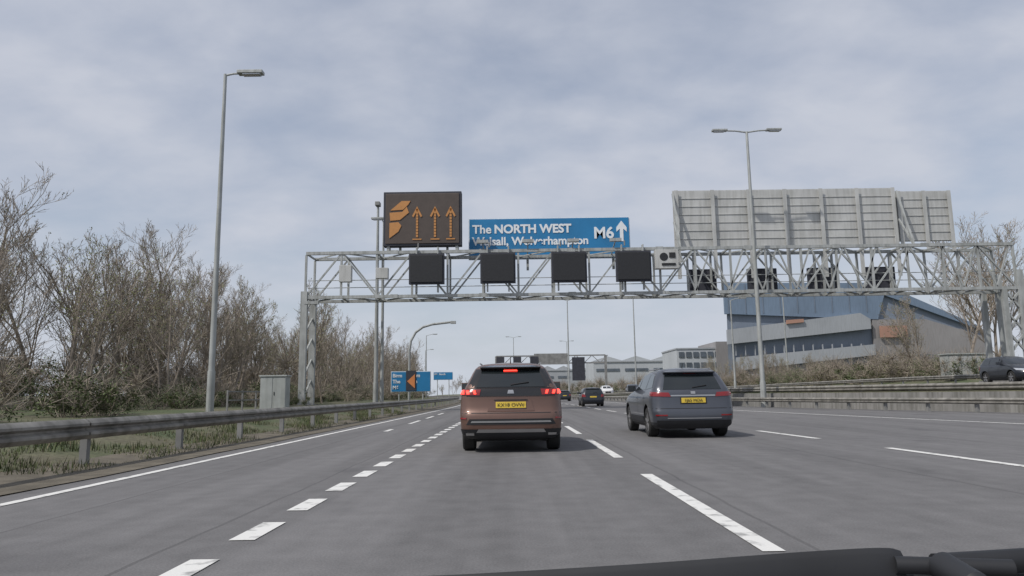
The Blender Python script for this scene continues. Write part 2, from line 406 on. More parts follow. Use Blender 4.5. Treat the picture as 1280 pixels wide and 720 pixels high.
lamp('street_lamp',-13+C(150),150,.4,13,[1],.13,1.4)
lamp('street_lamp',-13+C(200),200,.4,13,[1],.13,1.4)
lamp('street_lamp',13+C(210),210,.4,17,[-1,1],.14,1.4)
lamp('street_lamp',30+C(210),230,.4,17,[-1,1],.14,1.4)
lamp('camera_mast',-9.95,52.5,.4,14.6,[],.16,cctv=True)
lamp('camera_mast',-9.3,51.3,.4,13.2,[-.5],.12,.4)
e=empty('curved_sign_mast',(-9.9,69,.35)); b=MB(); pts=[(0,0,-.2),(0,0,5.0),(.15,0,5.9),(.6,0,6.7),(1.3,0,7.2),(2.2,0,7.45),(4.1,0,7.65)]
for p,q in zip(pts,pts[1:]): b.tube(p,q,.12,M['galv'],.11,10)
b.box((4.2,0,7.6),(.5,.4,.25),M['galv']); b.build('mast',e,smooth=50)

def roadsign(x,y,w,h,zb,rows):
    s=empty('direction_sign',(x,y,.35)); b=MB()
    b.box((0,0,zb+h/2),(w,.06,h),M['white']); b.box((0,-.05,zb+h/2),(w-.1,.05,h-.1),M['blue'])
    for k in(-.3,.3): b.tube((k*w,.08,-.3),(k*w,.08,zb+h-.1),.06,M['galv'])
    b.build('panel',s)
    for i,t in enumerate(rows): text(t,'text',(-w/2+.15,-.09,zb+h-.5-.5*i),.42,M['white'],s,bold=.01)
    return s
s=roadsign(-8.75,62,3.4,1.75,1.0,['Birm       ham','The    South','M6      M1'])
b=MB(); poly([(-.30,1.9),(.36,2.5),(.36,1.3)],M['orange'],-.17); poly([(-.40,1.12),(.46,1.12),(.46,2.8),(-.40,2.8)],M['sigblack'],-.13); b.build('chevron',s)
roadsign(-11.6,120,3.2,1.3,3.2,['M6  North'])
e=empty('roadside_cabinet',(-9.9,30.2,.35)); b=MB(); b.box((0,0,.82),(1.05,.6,1.45),M['cab']); b.box((0,0,1.57),(1.15,.7,.06),M['cab']); b.box((0,0,.05),(1.15,.7,.12),M['concrete'])
b.box((-.27,-.305,.82),(.5,.02,1.35),M['cab']); b.box((.27,-.305,.82),(.5,.02,1.35),M['cab']); b.box((.06,-.325,.85),(.03,.03,.14),M['black']); b.build('body',e,bevel=.012)
e=empty('roadside_cabinet',(38.5,62,2.0)); b=MB(); b.box((0,0,.9),(3.2,1.2,1.9),M['cab']); b.box((0,0,1.9),(3.4,1.4,.1),M['cab'])
for k in(-1,0,1): b.box((k,-.61,.9),(.9,.03,1.6),M['signback'])
b.build('body',e,bevel=.02)

g2=empty('motorway_gantry',(0,0,0)); b=MB(); Y=172; D=M['galvdark']
for z in(8.2,10): 
    b.box((9,Y,z),(26,.3,.3),D)
for i in range(14): b.beam((-4+i*1.9,Y,8.2 if i%2 else 10),(-4+(i+1)*1.9,Y,10 if i%2 else 8.2),.15,.15,D)
for x in(-4,22): b.box((x,Y,5),(.5,1,10),D)
for x in(-1,3,7): b.box((x-2,Y-.5,9),(1.9,.3,1.7),M['sigblack'])
b.box((9,Y-.4,9.2),(8,.2,2.6),M['galvdark']); b.box((15.5,Y-.4,6.8),(3,.3,5.5),M['sigblack'])
b.build('gantry_frame',g2)

# ---------------------------------------------------------------- cars
def make_car(kind,paintm,detail=True,lit=False,plate='KX18 OVW'):
    if kind=='suv':
        T=[(.24,.76,.16,4.28),(.31,.87,.06,4.38),(.42,.905,.01,4.44),(.60,.918,0,4.45),(.70,.922,.02,4.44),(.74,.922,.05,4.43),(.90,.915,.08,4.38),(1.0,.905,.085,4.2),(1.06,.888,.09,3.95),(1.12,.858,.11,3.35),(1.16,.835,.135,3.1),(1.30,.765,.235,2.85),(1.42,.71,.33,2.6),(1.51,.66,.41,2.38),(1.56,.60,.47,2.25),(1.595,.50,.56,2.1),(1.615,.38,.75,1.9)]
        wr,ya,yb_,belt,top=.36,.88,3.55,1.15,1.50
    elif kind=='estate':
        T=[(.21,.80,.14,4.6),(.29,.88,.05,4.72),(.42,.91,.0,4.78),(.58,.923,0,4.78),(.66,.925,.03,4.77),(.80,.923,.06,4.66),(.92,.915,.075,4.4),(1.0,.90,.085,3.95),(1.04,.885,.10,3.55),(1.09,.865,.13,3.3),(1.24,.805,.235,2.9),(1.38,.745,.34,2.5),(1.47,.695,.42,2.25),(1.525,.63,.48,2.1),(1.56,.53,.58,1.95),(1.58,.40,.78,1.8)]
        wr,ya,yb_,belt,top=.34,.95,3.8,1.08,1.46
    else:
        T=[(.19,.76,.12,4.0),(.28,.83,.04,4.12),(.42,.865,.0,4.18),(.58,.875,0,4.18),(.70,.875,.03,4.1),(.82,.87,.05,3.85),(.92,.86,.065,3.5),(.97,.845,.08,3.2),(1.02,.82,.11,2.95),(1.2,.75,.22,2.55),(1.34,.69,.33,2.2),(1.41,.63,.42,2.0),(1.45,.52,.55,1.85),(1.465,.38,.75,1.7)]
        wr,ya,yb_,belt,top=.32,.78,3.3,1.0,1.38
    def row(z):
        z=max(T[0][0],min(T[-1][0],z))
        for a,c in zip(T,T[1:]):
            if z<=c[0]:
                t=(z-a[0])/(c[0]-a[0]); return [a[i]+(c[i]-a[i])*t for i in range(4)]
    Lt=T[3][3]; bow=.07
    def ringpt(q,z,off=0):
        _,w,y0,y1=row(z); r=.2 if z<belt else .16; rf=.42; s=1 if q>=0 else -1; q=abs(q)
        a=w-r; l1=r*math.pi/2; ls=(y1-y0)-r-rf; l2=rf*math.pi/2
        if q<=a: x,y,nx,ny=q,y0,0,-1
        elif q<=a+l1:
            t=(q-a)/r; x=a+r*math.sin(t); y=y0+r-r*math.cos(t); nx,ny=math.sin(t),-math.cos(t)
        elif q<=a+l1+ls: x,y,nx,ny=w,y0+r+(q-a-l1),1,0
        elif q<=a+l1+ls+l2:
            t=(q-a-l1-ls)/rf; x=w-rf+rf*math.cos(t); y=y1-rf+rf*math.sin(t); nx,ny=math.cos(t),math.sin(t)
        else:
            x=max(0,w-rf-(q-a-l1-ls-l2)); y=y1; nx,ny=0,1
        y+=bow*(x/w)**2*max(0,1-(y-y0)/1.2) - (.16*(x/w)**2 if y>y0+2.2 else 0)*min(1,max(0,(y-y0-2.2)/1.5))
        return Vector((s*(x+nx*off),y+ny*off,z))
    def qtot(z):
        _,w,y0,y1=row(z); r=.2 if z<belt else .16; rf=.42
        return (w-r),(w-r)+r*math.pi/2,(w-r)+r*math.pi/2+(y1-y0)-r-rf,(w-r)+r*math.pi/2+(y1-y0)-r-rf+rf*math.pi/2,(w-r)+r*math.pi/2+(y1-y0)-r-rf+rf*math.pi/2+w-rf
    zs=[]
    for a,c in zip(T,T[1:]): zs+= [a[0],(a[0]+c[0])/2]
    zs.append(T[-1][0])
    b=MB(); vs=[]; N=0
    for z in zs:
        k=qtot(z); qs=[k[0]*i/5 for i in range(5)]+[k[0]+(k[1]-k[0])*i/5 for i in range(5)]+[k[1]+(k[2]-k[1])*i/16 for i in range(16)]+[k[2]+(k[3]-k[2])*i/6 for i in range(6)]+[k[3]+(k[4]-k[3])*i/3 for i in range(4)]
        ring=[ringpt(q,z) for q in qs]+[ringpt(-q,z) for q in reversed(qs[1:-1])]
        N=len(ring); vs+=ring
    nz=len(zs); fs=[]
    for j in range(nz-1):
        for i in range(N): fs.append((j*N+i,j*N+(i+1)%N,(j+1)*N+(i+1)%N,(j+1)*N+i))
    fs.append(tuple(range(N-1,-1,-1)))
    top_ring=vs[-N:]; cy=sum(p.y for p in top_ring)/N; inner=[Vector((p.x*.5,cy+(p.y-cy)*.55,p.z+.02)) for p in top_ring]
    o=len(vs); vs+=inner
    for i in range(N): fs.append(((nz-1)*N+i,(nz-1)*N+(i+1)%N,o+(i+1)%N,o+i))
    fs.append(tuple(range(o,o+N)))
    b.add(vs,fs,paintm); b.mi(M['arch']); b.mi(M['black'])
    body=b.build('body')
    cut=MB()
    for y in(ya,yb_):
        for s in(-1,1): cut.tube((s*.60,y,wr+.01),(s*1.2,y,wr+.01),wr+.07,M['arch'],n=36)
    co=cut.build('cut'); md=body.modifiers.new('x','BOOLEAN'); md.object=co; md.operation='DIFFERENCE'; md.solver='EXACT'
    bpy.context.view_layer.update()
    me=bpy.data.meshes.new_from_object(body.evaluated_get(bpy.context.evaluated_depsgraph_get()))
    body.modifiers.clear(); body.data=me; bpy.data.objects.remove(co)
    for p in me.polygons:
        c=p.center
        for y in(ya,yb_):
            if math.hypot(c.y-y,c.z-wr-.01)<wr+.072 and (abs(c.x)<.62 or abs(p.normal.x)<.3): p.material_index=1
        if c.z<.36 and p.material_index==0: p.material_index=2 if len(me.materials)>2 else 1
    me.polygons.foreach_set("use_smooth",[True]*len(me.polygons)); me.set_sharp_from_angle(angle=R(32))
    parts=[body]
    d=MB()
    def patch(c4,m,off=.006,nu=10,nv=4):
        g_=[]
        for j in range(nv+1):
            for i in range(nu+1):
                u,v=i/nu,j/nv
                q=(c4[0][0]*(1-u)+c4[1][0]*u)*(1-v)+(c4[3][0]*(1-u)+c4[2][0]*u)*v
                z=(c4[0][1]*(1-u)+c4[1][1]*u)*(1-v)+(c4[3][1]*(1-u)+c4[2][1]*u)*v
                g_.append((q,z))
        vs=[ringpt(q,z,off) for q,z in g_]; n=len(vs); fs=[]
        for j in range(nv):
            for i in range(nu): a=j*(nu+1)+i; fs.append((a,a+1,a+nu+2,a+nu+1))
        edge=[i for i in range(nu+1)]+[j*(nu+1)+nu for j in range(1,nv+1)]+[nv*(nu+1)+i for i in range(nu-1,-1,-1)]+[j*(nu+1) for j in range(nv-1,0,-1)]
        for e_ in edge: vs.append(ringpt(g_[e_][0],g_[e_][1],-.004))
        k=len(edge)
        for i in range(k): fs.append((edge[i],edge[(i+1)%k],n+(i+1)%k,n+i))
        d.add(vs,fs,m)
    def sym(c4,m,off=.006,**k):
        patch(c4,m,off,**k); patch([(-q,z) for q,z in c4],m,off,**k)
    def spatch(pts,m,off=.006):
        for s in(-1,1):
            vs=[]; nu,nv=6,4
            for j in range(nv+1):
                for i in range(nu+1):
                    u,v=i/nu,j/nv
                    y=(pts[0][0]*(1-u)+pts[1][0]*u)*(1-v)+(pts[3][0]*(1-u)+pts[2][0]*u)*v
                    z=(pts[0][1]*(1-u)+pts[1][1]*u)*(1-v)+(pts[3][1]*(1-u)+pts[2][1]*u)*v
                    vs.append((s*(row(z)[1]+off),y,z))
            d.add(vs,[(j*(nu+1)+i,j*(nu+1)+i+1,(j+1)*(nu+1)+i+1,(j+1)*(nu+1)+i) for j in range(nv) for i in range(nu)],m)
    tm=M['redon'] if lit else M['redoff']
    yw=row(belt+.02)[3]; yt=row(top)[3]
    spatch([(.42 if kind!='hatch' else .4,belt+.06),(1.2,belt+.02),(1.2,top),(.68,top-.05)],M['glass'])
    spatch([(1.24,belt+.02),(2.12,belt+.01),(2.12,top),(1.24,top)],M['glass'])
    spatch([(2.2,belt+.01),(yw-.62,belt),(yt-.42,top),(2.2,top)],M['glass']) if yt-.42>2.25 else spatch([(2.2,belt+.01),(yw-.62,belt),(2.3,top-.03),(2.2,top)],M['glass'])
    spatch([(ya+wr+.1,.34),(yb_-wr-.1,.34),(yb_-wr-.1,.46),(ya+wr+.1,.46)],M['black'],.012)
    for yy_ in(1.22,2.17): spatch([(yy_,.5),(yy_+.012,.5),(yy_+.012,belt),(yy_,belt)],M['black'],.003)
    for yy_ in(1.35,2.3): spatch([(yy_,.88),(yy_+.18,.88),(yy_+.18,.91),(yy_,.91)],paintm,.03)
    def fq(x,z): return qtot(z)[4]-x
    patch([(fq(.68,belt+.03),belt+.03),(fq(-.0,belt+.03),belt+.03),(fq(0,top),top),(fq(.5,top),top)],M['glass']); patch([(-fq(.68,belt+.03),belt+.03),(-fq(0,belt+.03),belt+.03),(-fq(0,top),top),(-fq(.5,top),top)],M['glass'])
    sym([(fq(.85,.7),.68),(fq(.5,.66),.66),(fq(.5,.76),.76),(fq(.9,.8),.8)],M['lens'],.01)
    sym([(fq(.45,.5),.38),(fq(0,.5),.38),(fq(0,.7),.7),(fq(.45,.7),.7)],M['black'],.008)
    if kind=='suv':
        patch([(-.80,1.145),(.80,1.145),(.66,1.50),(-.66,1.50)],M['gloss'],.006,nu=18)
        patch([(-.62,1.165),(.62,1.165),(.53,1.465),(-.53,1.465)],M['glass'],.012,nu=16)
        patch([(-.80,1.0),(.80,1.0),(.78,1.14),(-.78,1.14)],M['gloss'],.010,nu=16)
        sym([(.56,1.02),(1.06,1.035),(1.04,1.13),(.54,1.125)],M['redoff'],.022)
        for q in(.62,.74): sym([(q,1.04),(q+.045,1.04),(q+.065,1.11),(q+.02,1.11)],tm,.030,nu=2)
        sym([(.84,1.04),(.97,1.045),(.97,1.12),(.86,1.12)],tm,.030,nu=3)
        patch([(-.42,.735),(.42,.735),(.37,.925),(-.37,.925)],paintm,.010)
        patch([(-.27,.79),(.27,.79),(.27,.9),(-.27,.9)],M['yellow'],.026); zp=.845
        patch([(-.30,.925),(.30,.925),(.30,.94),(-.30,.94)],M['black'],.024)
        patch([(-.06,1.045),(.06,1.045),(.045,1.11),(-.045,1.11)],M['chrome'],.02,nu=2)
        patch([(-.92,.70),(.92,.70),(.92,.712),(-.92,.712)],M['black'],.004,nu=16)
        patch([(-1.06,.245),(1.06,.245),(1.07,.42),(-1.07,.42)],M['black'],.012,nu=20)
        patch([(-.80,.50),(.80,.50),(.74,.60),(-.74,.60)],M['black'],.010,nu=16)
        patch([(-.72,.535),(.72,.535),(.70,.565),(-.70,.565)],M['chrome'],.018,nu=16)
        patch([(-.62,.36),(.62,.36),(.58,.42),(-.58,.42)],M['chrome'],.020,nu=16)
        sym([(.66,.31),(.80,.31),(.80,.35),(.66,.35)],M['chrome'],.03,nu=3)
        sym([(.80,.60),(.96,.60),(.96,.625),(.80,.625)],M['redoff'],.012)
        patch([(-.13,1.452),(.13,1.452),(.12,1.478),(-.12,1.478)],M['redon'],.035)
        for s in(-1,1): d.tube((s*.57,.75,1.61),(s*.55,2.3,1.615),.016,M['chrome'])
    elif kind=='estate':
        patch([(-.66,1.09),(.66,1.09),(.56,1.42),(-.56,1.42)],M['glass'],.008,nu=16)
        sym([(.50,.925),(1.13,.95),(1.15,1.05),(.54,1.02)],M['redoff'],.014)
        sym([(.90,.97),(1.08,.975),(1.08,1.02),(.90,1.01)],M['redoff'],.022,nu=3)
        patch([(-.5,.935),(.5,.935),(.5,.965),(-.5,.965)],M['chrome'],.014,nu=12)
        patch([(-.30,.76),(.30,.76),(.30,.91),(-.30,.91)],M['black'],.004)
        patch([(-.27,.79),(.27,.79),(.27,.9),(-.27,.9)],M['yellow'],.02); zp=.845
        patch([(-.96,.66),(.96,.66),(.96,.672),(-.96,.672)],M['black'],.004,nu=16)
        patch([(-.80,.225),(.80,.225),(.84,.40),(-.84,.40)],M['black'],.012,nu=20)
        patch([(-.6,.44),(.6,.44),(.6,.455),(-.6,.455)],M['chrome'],.012,nu=12)
        sym([(.6,.50),(.86,.50),(.86,.53),(.6,.53)],M['redoff'],.012)
        patch([(-.14,1.45),(.14,1.45),(.14,1.468),(-.14,1.468)],M['redoff'],.03)
        patch([(-.05,.985),(.05,.985),(.05,1.045),(-.05,1.045)],M['chrome'],.02,nu=2)
        for s in(-1,1): d.tube((s*.60,.8,1.575),(s*.58,2.3,1.59),.016,M['chrome'])
    else:
        patch([(-.58,1.02),(.58,1.02),(.48,1.34),(-.48,1.34)],M['glass'],.008,nu=14)
        sym([(.58,.74),(.98,.76),(.96,.95),(.64,.94)],tm,.014)
        patch([(-.26,.70),(.26,.70),(.26,.81),(-.26,.81)],M['yellow'],.014); zp=.755
        patch([(-.8,.2),(.8,.2),(.82,.36),(-.82,.36)],M['black'],.012,nu=16)
    det=d.build('trim_and_glass',smooth=40); parts.append(det)
    d=MB(); zt=T[-3][0]; ysp=row(top+.02)[2]; w_=row(top+.03)[1]-.08
    vs=[]
    for i in range(13):
        x=-w_+2*w_*i/12; bw=.06*(x/w_)**2
        vs+=[(x,ysp-.13+bw,top+.005),(x,ysp-.14+bw,top+.03),(x,ysp+.12,zt+.018-.03*(x/w_)**4),(x,ysp+.12,top-.0)]
    fs=[]
    for i in range(12):
        a=i*4
        for j in range(4): fs.append((a+j,a+(j+1)%4,a+4+(j+1)%4,a+4+j))
    fs+=[(0,1,2,3),(51,50,49,48)]
    d.add(vs,fs,M['gloss'] if kind=='suv' else paintm); 
    for s in(-1,1):
        ym=yw-.55; d.box((s*(row(belt)[1]+.10),ym,belt+.06),(.22,.12,.15),paintm); d.box((s*(row(belt)[1]+.11),ym-.062,belt+.06),(.18,.008,.12),M['glass'])
    d.tube((0,1.1,T[-1][0]),(0,1.0,T[-1][0]+.13),.012,M['black'],.006)
    d.tube((0,row(belt+.05)[2]-.02,belt+.05),(.33,row(belt+.08)[2]-.0,belt+.10),.012,M['black'])
    sp=d.build('spoiler_and_mirrors',bevel=.02); parts.append(sp)
    d=MB(); d.box((0,Lt/2,.3),(1.3,Lt-.5,.18),M['arch']); parts.append(d.build('underbody'))
    d=MB()
    for y in(ya,yb_):
        for s in(-1,1):
            xo=s*(row(.6)[1]-.015); xi=xo-s*.235; prof=[(xi,wr*.62),(xi,wr*.93),(xi+s*.03,wr),(xo-s*.03,wr),(xo,wr*.93),(xo,wr*.68),(xo-s*.03,wr*.66)]
            n=32; vs=[]; 
            for x,r in prof:
                for i in range(n): t=2*math.pi*i/n; vs.append((x,y+r*math.cos(t),wr+r*math.sin(t)))
            fs=[(j*n+i,j*n+(i+1)%n,(j+1)*n+(i+1)%n,(j+1)*n+i) for j in range(len(prof)-1) for i in range(n)]
            d.add(vs,fs,M['rubber']); d.tube((xi,y,wr),(xo-s*.09,y,wr),wr*.64,M['arch'],n=24)
            for i in range(5):
                t=2*math.pi*i/5+.3; c_=Vector((xo-s*.04,y,wr)); e_=c_+Vector((0,math.cos(t),math.sin(t)))*wr*.66; d.beam(c_,e_,.075,.05,M['rim'])
            for i in range(24):
                t=2*math.pi*i/24; t2=2*math.pi*(i+1)/24; r_=wr*.645; d.beam((xo-s*.035,y+r_*math.cos(t),wr+r_*math.sin(t)),(xo-s*.035,y+r_*math.cos(t2),wr+r_*math.sin(t2)),.03,.03,M['rim'])
            d.tube((xo-s*.05,y,wr),(xo-s*.02,y,wr),.06,M['rim'],n=12)
    parts.append(d.build('wheels',smooth=35))
    if detail:
        y=ringpt(0,zp,.03).y
        t=text(plate,'plate_text',(0,y-.003,zp-.033),.095,M['black'],None,align='CENTER',ext=.001); parts.append(t)
    return parts
def put(parts,name,x,y,z=0,rz=0,first=True):
    e=empty(name,(x,y,z),rz)
    for p in parts:
        q=p if first else p.copy()
        if not first: scene.collection.objects.link(q)
        q.parent=e
    return e
suv=make_car('suv',M['copper'],lit=True); put(suv,'suv',-.05,13.0)
est=make_car('estate',M['grey'],plate='FJ65 MOA'); put(est,'estate_car',4.05,16.35,rz=R(-.5))
hd=make_car('hatch',M['dark'],detail=False); put(hd,'hatchback_car',6.25+0,57)
put(hd,'hatchback_car',26.9,40.6,1.22,R(180-7),False)
hs=make_car('hatch',M['silver'],detail=False); put(hs,'hatchback_car',-.3+C(95),98)
hw=make_car('hatch',M['pwhite'],detail=False); put(hw,'hatchback_car',3.4+C(130),125)
sl=make_car('suv',M['pwhite'],detail=False); put(sl,'suv',17.5+C(120),120,.6,R(180))
for (p,n,x,y,z,rz) in[(hs,'hatchback_car',3.5,84,0,0),(hw,'hatchback_car',-.2,112,0,0),(hd,'hatchback_car',8.3,100,0,0),(hs,'hatchback_car',22,100,.75,180),(hd,'hatchback_car',18.5,105,.75,180),(hw,'hatchback_car',23,118,.65,180),(hs,'hatchback_car',18,138,.5,180),(hd,'hatchback_car',0,150,0,0),(hw,'hatchback_car',4,170,0,0),(hs,'hatchback_car',-3.8,135,0,0),(sl,'suv',8,150,0,0),(hd,'hatchback_car',25,160,.6,180),(hw,'hatchback_car',8,190,0,0)]:
    put(p,n,x+C(y),y,z,R(rz),False)
def lorry(x,y,m,h=3.6,w=2.4,L=8,name='lorry'):
    e=empty(name,(x,y,0)); b=MB(); b.box((0,L/2,.9+h/2),(w,L,h-.4),m); b.box((0,0.02,.75),(w,.2,.25),M['black']); b.box((0,L+1,1.6),(w-.1,1.6,2.2),m)
    for s in(-1,1):
        for yy_ in(1.2,2.4,L+1): b.tube((s*(w/2-.35),yy_,.5),(s*(w/2-.02),yy_,.5),.5,M['rubber'],n=20)
        b.box((s*(w/2-.25),-.1,.85),(.35,.05,.15),M['redoff'])
    b.box((0,-.01,.9+h/2),(.03,.02,h-.5),M['black']); b.build('body',e,bevel=.04)
M['vany']=mat('van_yellow',(.6,.42,.05),.5); 
lorry(-3.9+C(140),140,M['vany'],2.2,2.0,4,'van'); lorry(-.5+C(210),212,M['signback'])

# ---------------------------------------------------------------- buildings
M['bblue']=mat('hazy_cladding_blue',(.165,.225,.31),.6,.0,.12,.1,streak=.15)  # distance haze is painted into these cladding colours: paler and bluer
M['bgrey']=mat('hazy_cladding_grey',(.35,.37,.395),.6,.0,.1,.1,streak=.12)
M['bdark']=mat('hazy_cladding_dark',(.18,.215,.27),.6,.0,.12,.1,streak=.12)
M['bbrown']=mat('hazy_cladding_taupe',(.27,.26,.26),.6,0,.12,.1,streak=.12)
M['bwhite']=mat('hazy_cladding_white',(.44,.465,.49),.6,0,.08,.1,streak=.12)
M['win']=mat('window_glass',(.11,.13,.155),.2,0,.2,.5)
e=empty('leisure_building',(0,0,0)); b=MB(); Y=150
def face(pts,m,y,t=.3,sx=0):
    o=[(x,y,z) for x,z in pts]+[(x+sx,y+t,z) for x,z in pts]; n=len(pts)
    b.add(o,[tuple(range(n)),tuple(range(2*n-1,n-1,-1))]+[(i,(i+1)%n,n+(i+1)%n,n+i) for i in range(n)],m)
face([(44.5,0),(99,0),(99,12),(96,13.8),(77,22.8),(45,23.2)],M['bdark'],Y,40,14)
face([(44.3,17.0),(76,15.4),(78.2,21.8),(77,23.1),(44.3,23.5)],M['bblue'],Y-.8,.7)
face([(77,23.1),(96.4,14),(97,13),(78,20.4)],M['bblue'],Y-.8,.7)
face([(44.3,13.6),(72,16.7),(74,15.4),(74,13.4),(44.3,10.6)],M['bgrey'],Y-1.7,.8)
face([(46,7.9),(74.5,10.2),(74.5,8.0),(46,5.2)],M['bgrey'],Y-1.7,.8)
face([(74.8,3),(98,3),(98,11.5),(86,15.3),(74.8,15.4)],M['bbrown'],Y-.7,.6)
face([(44.3,1),(74.5,1),(74.5,5.0),(44.3,4.4)],M['bgrey'],Y-1.2,.6)
M['borange']=mat('panel_orange',(.40,.23,.17),.6,0,.1,.3)
face([(76,11.6),(81.5,11.6),(81.5,14),(76,14)],M['borange'],Y-1.5,.5); face([(56.5,14.6),(60,14.9),(60,15.6),(56.5,15.4)],M['borange'],Y-2.2,.5)
for i in range(14):
    x=46+i*2; face([(x,8.3),(x+.12,8.3),(x+.12,10.4),(x,10.3)],M['bgrey'],Y-1,.4)
for i in range(9): face([(45+i*3.6,23.3),(45.15+i*3.6,23.3),(45.15+i*3.6,17),(45+i*3.6,17)],M['bdark'],Y-.9,.05)
for i in range(3): face([(84+i*4,4),(86.8+i*4,4),(86.8+i*4,8),(84+i*4,8)],M['win'],Y-.9,.1)
b.build('hall',e)
e=empty('office_building',(0,0,0)); b=MB()
b.box((53,215,6.5),(13,20,13),M['bwhite']); b.box((60,214,7.5),(5,20,15),M['bbrown'])
for r_ in range(4):
    for c_ in range(6): b.box((47.8+c_*2.05,204.9,2.5+r_*3),(1.5,.3,1.5),M['win'])
b.box((53,215,13.2),(13.4,20.4,.4),M['bgrey']); b.build('block',e)
e=empty('warehouse',(0,0,0)); b=MB()
def shed(x0,x1,y,h,d_,m):
    n=3; wd=(x1-x0)/n
    for i in range(n):
        a=x0+i*wd; pts=[(a,0),(a+wd,0),(a+wd,h),(a+wd/2,h+1.6),(a,h)]; face(pts,m,y+i*.01,d_)
        face([(a+1,h-4),(a+wd-1,h-4),(a+wd-1,h-3),(a+1,h-3)],M['win'],y-.2,.1); face([(a+1,.2),(a+4,.2),(a+4,4.2),(a+1,4.2)],M['bgrey'],y-.2,.1)
    b.box(((x0+x1)/2,y-.15,h-.4),(x1-x0+.4,.4,.5),M['bgrey'])
shed(30,62,270,13,30,M['bwhite']); b.build('shed',e)
e=empty('warehouse',(0,0,0)); b=MB(); shed(12,34,330,12,30,M['bgrey']); b.build('shed',e)
e=empty('warehouse',(0,0,0)); b=MB(); shed(62,110,300,14,30,M['bwhite']); b.build('shed',e)

# ---------------------------------------------------------------- trees
def ribbon(b,p,q,r,r2,m,rnd):
    d=(q-p).normalized(); a=d.orthogonal().normalized(); a.rotate(Matrix.Rotation(rnd.random()*3.14,3,d))
    b.add([p-a*r,p+a*r,q+a*r2,q-a*r2],[(0,1,2,3)],m)
def tree_mesh(seed,H,stems=1,spread=.5,dense=1.0,leaf=.15,name='t'):
    rnd=random.Random(seed); b=MB(); TW=M['twig']; BK=M['bark']
    def grow(p,d,L,r,lev):
        ns=[5,4,3,2,2][lev]; pts=[p]; dd=d.copy()
        for i in range(ns):
            dd=(dd+Vector((rnd.gauss(0,.11),rnd.gauss(0,.11),rnd.gauss(.07,.06)))).normalized(); pts.append(pts[-1]+dd*L/ns)
        sides=6 if lev==0 else (4 if lev==1 else 3)
        for i in range(ns):
            r0=r*(1-i/ns*.6); r1=r*(1-(i+1)/ns*.6)
            if lev>=3: ribbon(b,pts[i],pts[i+1],max(r0,.010),max(r1,.008),TW,rnd)
            else: b.tube(pts[i],pts[i+1],max(r0,.010),BK if lev<2 else TW,max(r1,.008),sides,False)
        if lev>=3 and rnd.random()<leaf:
            for k in range(2):
                q=pts[rnd.randint(1,ns)]+Vector((rnd.gauss(0,.05),rnd.gauss(0,.05),rnd.gauss(0,.05))); s=.03+rnd.random()*.035; a=Vector((rnd.gauss(0,1),rnd.gauss(0,1),rnd.gauss(0,1))).normalized(); c=a.orthogonal().normalized()
                b.add([q-a*s,q+c*s*.6,q+a*s,q-c*s*.6],[(0,1,2,3)],M['bud'])
        if lev>=4: return
        nchild=int([10,6,6,4][lev]*dense+.5)
        for k in range(nchild):
            t=(.2 if lev==0 else .12)+.8*((k+rnd.random())/nchild)*.97; t=min(t,.98); i=min(ns-1,int(t*ns)); q=pts[i].lerp(pts[i+1],t*ns-i)
            base=(pts[i+1]-pts[i]).normalized(); o=base.orthogonal().normalized(); o.rotate(Matrix.Rotation(rnd.random()*6.283,3,base))
            ang=rnd.uniform(.35,.75)*(1+spread*.25) if lev else rnd.uniform(.4,.8)
            nd=(base*math.cos(ang)+o*math.sin(ang)+Vector((0,0,.22))).normalized()
            ll=L*rnd.uniform(.38,.56)*(1.15-.45*t if lev==0 else 1.1-.3*t); grow(q,nd,ll,r*.42*(1.1-.5*t),lev+1)
    for s in range(stems):
        a=rnd.random()*6.28; tilt=0.05 if stems==1 else rnd.uniform(.1,.35)
        grow(Vector((math.cos(a)*.2*(stems>1),math.sin(a)*.2*(stems>1),-.2)),Vector((math.cos(a)*tilt,math.sin(a)*tilt,1)).normalized(),H*rnd.uniform(.8,1)*.92,H*.010+.015,0)
    o=b.build(name,fix=False); me=o.data; bpy.data.objects.remove(o); return me
TR=[tree_mesh(1,10,2,.5,.9,.06),tree_mesh(2,9.5,3,.6,.8,.06),tree_mesh(3,11,1,.6,1.1,.04),tree_mesh(4,9,3,.7,.82,.34),tree_mesh(5,8,4,.7,.74,.4)]
def shrub_mesh(seed,H,leafm,nleaf=1600,tw=26):
    rnd=random.Random(seed); b=MB()
    clumps=[(Vector((rnd.gauss(0,.55)*H,rnd.gauss(0,.45)*H,rnd.uniform(.15,.8)*H)),rnd.uniform(.15,.32)*H) for _ in range(14)]
    for c,r in clumps:
        b.tube((c.x*.3,c.y*.3,-.1),c,.025,M['twig'],.012,3,False)
        for k in range(tw):
            q=c+Vector((rnd.gauss(0,.6),rnd.gauss(0,.6),rnd.gauss(0,.5)+.5))*r*1.5; ribbon(b,c,q,.011,.006,M['twig'],rnd)
    for i in range(nleaf):
        c,r=clumps[rnd.randrange(14)]; q=c+Vector((rnd.gauss(0,.5),rnd.gauss(0,.5),rnd.gauss(0,.5)))*r
        if q.z<0: q.z=rnd.random()*.3
        s=rnd.uniform(.03,.07); a=Vector((rnd.gauss(0,1),rnd.gauss(0,1),rnd.gauss(0,1))).normalized(); c2=a.orthogonal().normalized()
        b.add([q-a*s,q+c2*s*.6,q+a*s,q-c2*s*.6],[(0,1,2,3)],leafm)
    o=b.build('s',fix=False); me=o.data; bpy.data.objects.remove(o); return me
SH=[shrub_mesh(11,2.0,M['leaf'],1500),shrub_mesh(12,2.0,M['leafb'],600,40),shrub_mesh(13,2.4,M['leafb'],350,60),shrub_mesh(14,1.6,M['leaf'],1800)]
